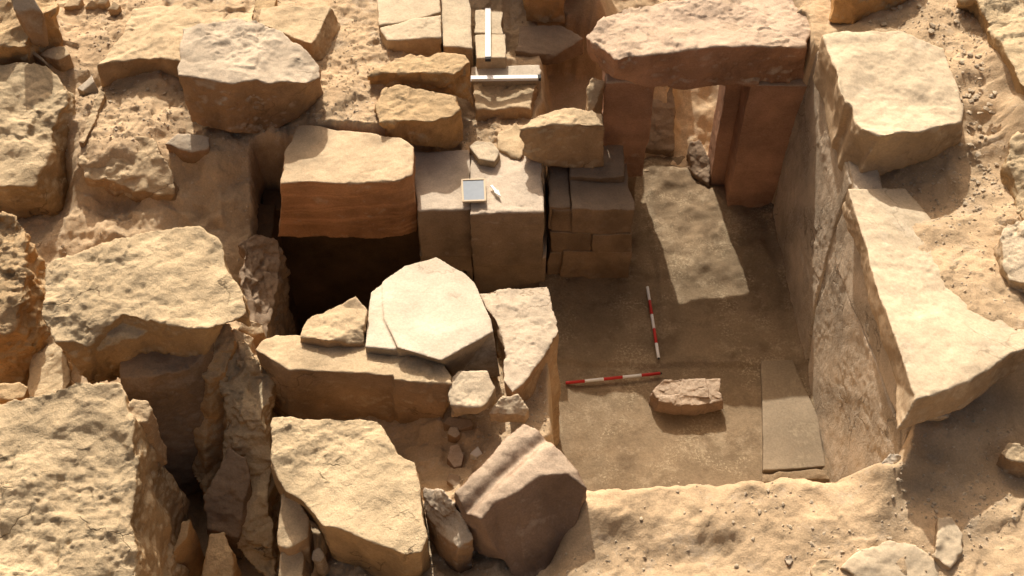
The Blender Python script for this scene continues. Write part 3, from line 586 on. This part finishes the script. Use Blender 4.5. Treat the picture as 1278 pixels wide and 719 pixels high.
for lb, pts, mt in [('round grey pebble on the sand below the whitish propped block', [(558,540,1.35),(568,545,1.34),(574,540,1.35),(570,531,1.38),(562,531,1.38)], 'grey'),
  ('dark flat stone tucked under the whitish propped block', [(553,527,1.40),(575,536,1.36),(592,530,1.38),(588,522,1.40),(560,520,1.42)], 'brown'),
  ('egg shaped pinkish stone beside the long block end', [(558,572,1.36),(566,584,1.34),(576,582,1.34),(580,568,1.37),(574,554,1.40),(563,556,1.40)], 'pinkq'),
  ('small dull stone half sunk below the egg shaped stone', [(556,600,1.30),(566,607,1.29),(576,602,1.3),(574,592,1.32),(560,590,1.33)], 'brown'),
  ('bright white chip on the sand above the grooved block', [(584,566,1.34),(592,571,1.33),(600,566,1.34),(594,556,1.37)], 'lime_mortar'),
  ('little cream stone stuck between the dark rock and the grooved block', [(588,688,1.45),(594,690,1.45),(600,675,1.5),(596,668,1.52),(590,672,1.5)], 'pebble'),
  ('small yellowish stone resting beside the grooved block foot', [(586,648,1.62),(596,652,1.60),(602,640,1.64),(594,632,1.66)], 'lime')]:
    rock('stone', lb, 'stone', mt, pts, 1.0, vox=0.012, warp=0.012, disp=0.005, onground=True)

# fallen stone on the chamber floor
rock('stone', 'oblong weathered stone lying alone on the chamber floor beside the red and white rod', 'stone', 'pinkq',
 [(812,487,0.22),(822,500,0.20),(842,504,0.20),(870,506,0.20),(902,500,0.20),(899,488,0.24),(900,474,0.27),(860,473,0.28),(828,475,0.28)],
 [('d',0,0,0.0),('y',815,519),('y',842,524),('y',870,520),('y',904,510),0.0], vox=0.012, warp=0.014, disp=0.008, rg=0.015)
# paving slab beside the east wall
rock('paving_slab', 'smooth grey rectangular paving slab set in the floor against the right wall', 'paving slab', 'paver',
 [(952,587,0.046),(1031,582,0.046),(1020,520,0.046),(990,449,0.046),(950,450,0.046)], -0.05, vox=0.014, warp=0.006, disp=0.002)
rock('stone', 'low sill block at the near end of the grey paving slab', 'stone', 'floor',
 [(952,601,0.07),(1036,598,0.07),(1032,586,0.07),(952,590,0.07)], -0.1, vox=0.014, warp=0.008)

# ------------------------------------------------------------------ survey equipment
def tube(name, a, b, r, mat, parent, sides=16, r2=None):
    a, b = Vector(a), Vector(b); ax = (b-a).normalized(); u = ax.cross(Vector((0,0,1))).normalized(); v = ax.cross(u)
    bm = bmesh.new(); rings = []
    L = (b-a).length; e = min(r*0.2, L*.1)
    for t, rr in ((0, r-e), (e, r), (L-e, r2 or r), (L, (r2 or r)-e)):
        rings.append([bm.verts.new(a+ax*t+(u*math.cos(k/sides*2*math.pi)+v*math.sin(k/sides*2*math.pi))*max(rr, 1e-4)) for k in range(sides)])
    for p, q in zip(rings, rings[1:]):
        for k in range(sides): bm.faces.new((p[k], p[(k+1)%sides], q[(k+1)%sides], q[k]))
    bm.faces.new(rings[0][::-1]); bm.faces.new(rings[-1])
    bmesh.ops.recalc_face_normals(bm, faces=bm.faces[:])
    me = bpy.data.meshes.new(name); bm.to_mesh(me); bm.free()
    return link(name, me, mat, a, parent)
def rod(p0, p1, cols, label):
    r = empty('ranging_rod', (p0+p1)/2, label, 'ranging rod', 'red and white survey rods on the chamber floor')
    n = len(cols)
    for i, c in enumerate(cols):
        a = p0.lerp(p1, i/n); b = p0.lerp(p1, (i+1)/n)
        tube('red_band' if c == 'r' else 'white_band', a, b, 0.0165, 'paintr' if c == 'r' else 'paintw', r)
    d = (p1-p0).normalized()
    tube('tip', p1, p1+d*0.02, 0.014, 'black', r, r2=0.006)
    return r
rod(PZ(706,478,0.06), PZ(824,466,0.046), 'rwrwr', 'red and white survey rod lying crosswise on the floor, partly in the sun')
rod(PZ(808,358,0.075), PZ(822,447,0.075), 'wrwrw', 'red and white survey rod lying lengthwise on the floor in the shade')
def flatbar(name, label, p0, p1, wid, th, mat, cat, group=None):
    p0, p1 = Vector(p0), Vector(p1); d = (p1-p0).normalized(); s = d.cross(Vector((0,0,1))).normalized(); up = s.cross(d)
    root = empty(name, (p0+p1)/2, label, cat, group)
    def bar(nm, a, b, mat, wd, t):
        bm = bmesh.new(); bmesh.ops.create_cube(bm, size=1)
        L = (b-a).length; m = (a+b)/2
        for v in bm.verts: v.co = m + d*v.co.x*L + s*v.co.y*wd + up*v.co.z*t
        bmesh.ops.bevel(bm, geom=bm.edges[:], offset=0.003, segments=2, affect='EDGES')
        me = bpy.data.meshes.new(nm); bm.to_mesh(me); bm.free(); return link(nm, me, mat, m, root, smooth=False)
    bar('staff_body', p0, p1, mat, wid, th)
    bar('end_cap', p1-d*0.005, p1+d*0.025, 'black', wid*1.05, th*1.2)
    return root
flatbar('survey_staff', 'white flat staff lying away from the camera on two narrow slabs', PZ(609,12,1.735), PZ(609,73,1.735), 0.055, 0.03, 'paintw', 'survey staff', 'white survey staffs')
flatbar('survey_staff', 'white flat staff lying crosswise on the very pale slab', PZ(588,98,1.59), PZ(672,97,1.59), 0.05, 0.035, 'paintw', 'survey staff', 'white survey staffs')

# chalkboard with wooden frame
cb = empty('chalkboard', PZ(591,239,1.40), 'small grey chalkboard in a pale wooden frame on top of the pier', 'chalkboard')
def quadbox(name, corners, th, mat, parent, bev=0.003):
    bm = bmesh.new(); prism_bm(bm, [c+Vector((0,0,th)) for c in corners], corners)
    bmesh.ops.bevel(bm, geom=bm.edges[:], offset=bev, segments=2, affect='EDGES')
    me = bpy.data.meshes.new(name); bm.to_mesh(me); bm.free()
    return link(name, me, mat, sum(corners, Vector())/len(corners), parent, smooth=False)
q = [PZ(577,253.5,1.39), PZ(607,252.5,1.39), PZ(605.5,224,1.39), PZ(575.5,225,1.39)]
cen = sum(q, Vector())/4
inner = [cen+(v-cen)*0.86 for v in q]
quadbox('writing_surface', [cen+(v-cen)*0.9+Vector((0,0,0.004)) for v in q], 0.010, 'slate', cb, 0.001)
for i in range(4):
    j = (i+1) % 4
    quadbox('frame', [q[i], q[j], inner[j], inner[i]], 0.022, 'wood', cb)
# north arrow: flat white pointer
na = bmesh.new(); a = PZ(613,232,1.385); b = PZ(625,246,1.385); d = (b-a).normalized(); s = d.cross(Vector((0,0,1)))
pts = [a-s*.014, a+d*.10-s*.014, a+d*.10-s*.028, b, a+d*.10+s*.028, a+d*.10+s*.014, a+s*.014]
prism_bm(na, [p+Vector((0,0,.012)) for p in pts], pts); me = bpy.data.meshes.new('north_arrow'); na.to_mesh(me); na.free()
tag(link('north_arrow', me, 'paintw', a, None, smooth=False), 'small white north arrow lying right of the chalkboard', 'north arrow')

# ------------------------------------------------------------------ loose stones and gravel
rnd = random.Random(5)
def chip_mesh(n, seed, r):
    rr = random.Random(seed); bm = bmesh.new()
    bmesh.ops.create_icosphere(bm, subdivisions=1, radius=1)
    for v in bm.verts: v.co = Vector((v.co.x*rr.uniform(.7,1.1), v.co.y*rr.uniform(.5,.95), v.co.z*rr.uniform(.3,.6)))*r*rr.uniform(.85,1.1)
    bmesh.ops.subdivide_edges(bm, edges=bm.edges[:], cuts=1)
    me = bpy.data.meshes.new(n); bm.to_mesh(me); bm.free(); me.materials.append(M['pebble']); return me
chips = [chip_mesh('loose_stone', k, 1.0) for k in range(6)]
def scatter(cx, cy, sx, sy, n, zg, rmin, rmax, label, group):
    for _ in range(n):
        px = rnd.gauss(cx, sx); py = rnd.gauss(cy, sy); v = PZ(px, py, zg)
        for _i in range(3): v = PZ(px, py, gz(v.x, v.y))
        r = rnd.uniform(rmin, rmax)**1.0
        o = bpy.data.objects.new('loose_stone', chips[rnd.randrange(6)]); C.objects.link(o)
        o.location = v + Vector((0,0,r*0.2)); o.scale = (r,r,r); o.rotation_euler = (rnd.uniform(-.3,.3), rnd.uniform(-.3,.3), rnd.uniform(0,6.3))
        tag(o, label, 'loose stone', group)
scatter(1216,130,14,45,60,2.4,0.014,0.045,'small angular chip among the pebbles strewn between the upper capstone and the rough rock face','chips between the capstone and the rock face')
scatter(1212,225,16,22,26,2.35,0.014,0.038,'small angular chip on the sand right of the upper capstone shadow','chips right of the capstone shadow')
scatter(1150,235,28,14,12,2.35,0.016,0.036,'small chip lying in the shadow of the upper capstone','chips in the capstone shadow')
scatter(1140,25,35,12,14,2.45,0.02,0.05,'small stone in the shadow of the orange block at the top edge','stones by the orange block')
scatter(840,622,70,12,10,1.65,0.008,0.020,'tiny clod on the sand bank at the near edge of the chamber','clods on the sand bank')
scatter(1110,618,70,16,18,1.75,0.010,0.026,'dark clod on the sand between the wall end and the wide pale stone','clods near the wall end')
scatter(590,550,18,25,10,1.25,0.012,0.026,'little stone in the sandy gap behind the grooved block','stones in the sandy gap')
scatter(640,145,22,16,16,1.4,0.012,0.03,'crumb of stone on the rubble behind the pier','crumbs behind the pier')
scatter(190,140,35,30,40,1.6,0.010,0.03,'little clod on the soil slope below the flat sandy slab','clods on the soil slope')
scatter(130,55,40,30,16,1.75,0.012,0.03,'clod on the soil at the top left','clods at the top left')
scatter(830,430,70,60,14,0.03,0.008,0.022,'tiny clod lying on the trodden chamber floor','clods on the chamber floor')
scatter(1000,660,120,30,26,1.65,0.010,0.028,'little stone on the sand slope at the bottom right','stones on the sand slope')
# gravel: uncountable grit over all open ground
def gravel(n):
    vs, fs = [], []; base = [(1,0,0),(0,1,0),(-1,0,0),(0,-1,0),(0,0,1)]
    xs = np.array([rnd.uniform(-6,6) for _ in range(n)]); ys = np.array([rnd.uniform(4.1,13) for _ in range(n)])
    p = np.stack([xs, ys, xs*0], 1); den = fbm(p*1.1, 99, 4); zs = ground(xs, ys)
    zx = np.abs(ground(xs+0.03, ys)-zs) + np.abs(ground(xs, ys+0.03)-zs)
    for x, y, z, dd, g_ in zip(xs, ys, zs, den, zx):
        if rnd.random() > 0.35+dd*0.7 or g_ > 0.06 or z < 0.5: continue
        r = 0.005+0.019*rnd.random()**4; a = rnd.uniform(0, 6.3); b0 = len(vs)
        for bx, by, bz in base:
            rr = r*rnd.uniform(.6,1.3); vs.append((x+(bx*math.cos(a)-by*math.sin(a))*rr, y+(bx*math.sin(a)+by*math.cos(a))*rr, z-0.001+bz*rr*0.8))
        fs += [(b0,b0+1,b0+4),(b0+1,b0+2,b0+4),(b0+2,b0+3,b0+4),(b0+3,b0,b0+4)]
    me = bpy.data.meshes.new('gravel'); me.from_pydata(vs, [], fs); me.update()
    tag(link('gravel', me, 'pebble', (0,0,0), smooth=False), 'fine grit and gravel scattered over the open sandy ground', 'gravel', kind='stuff')
gravel(90000)
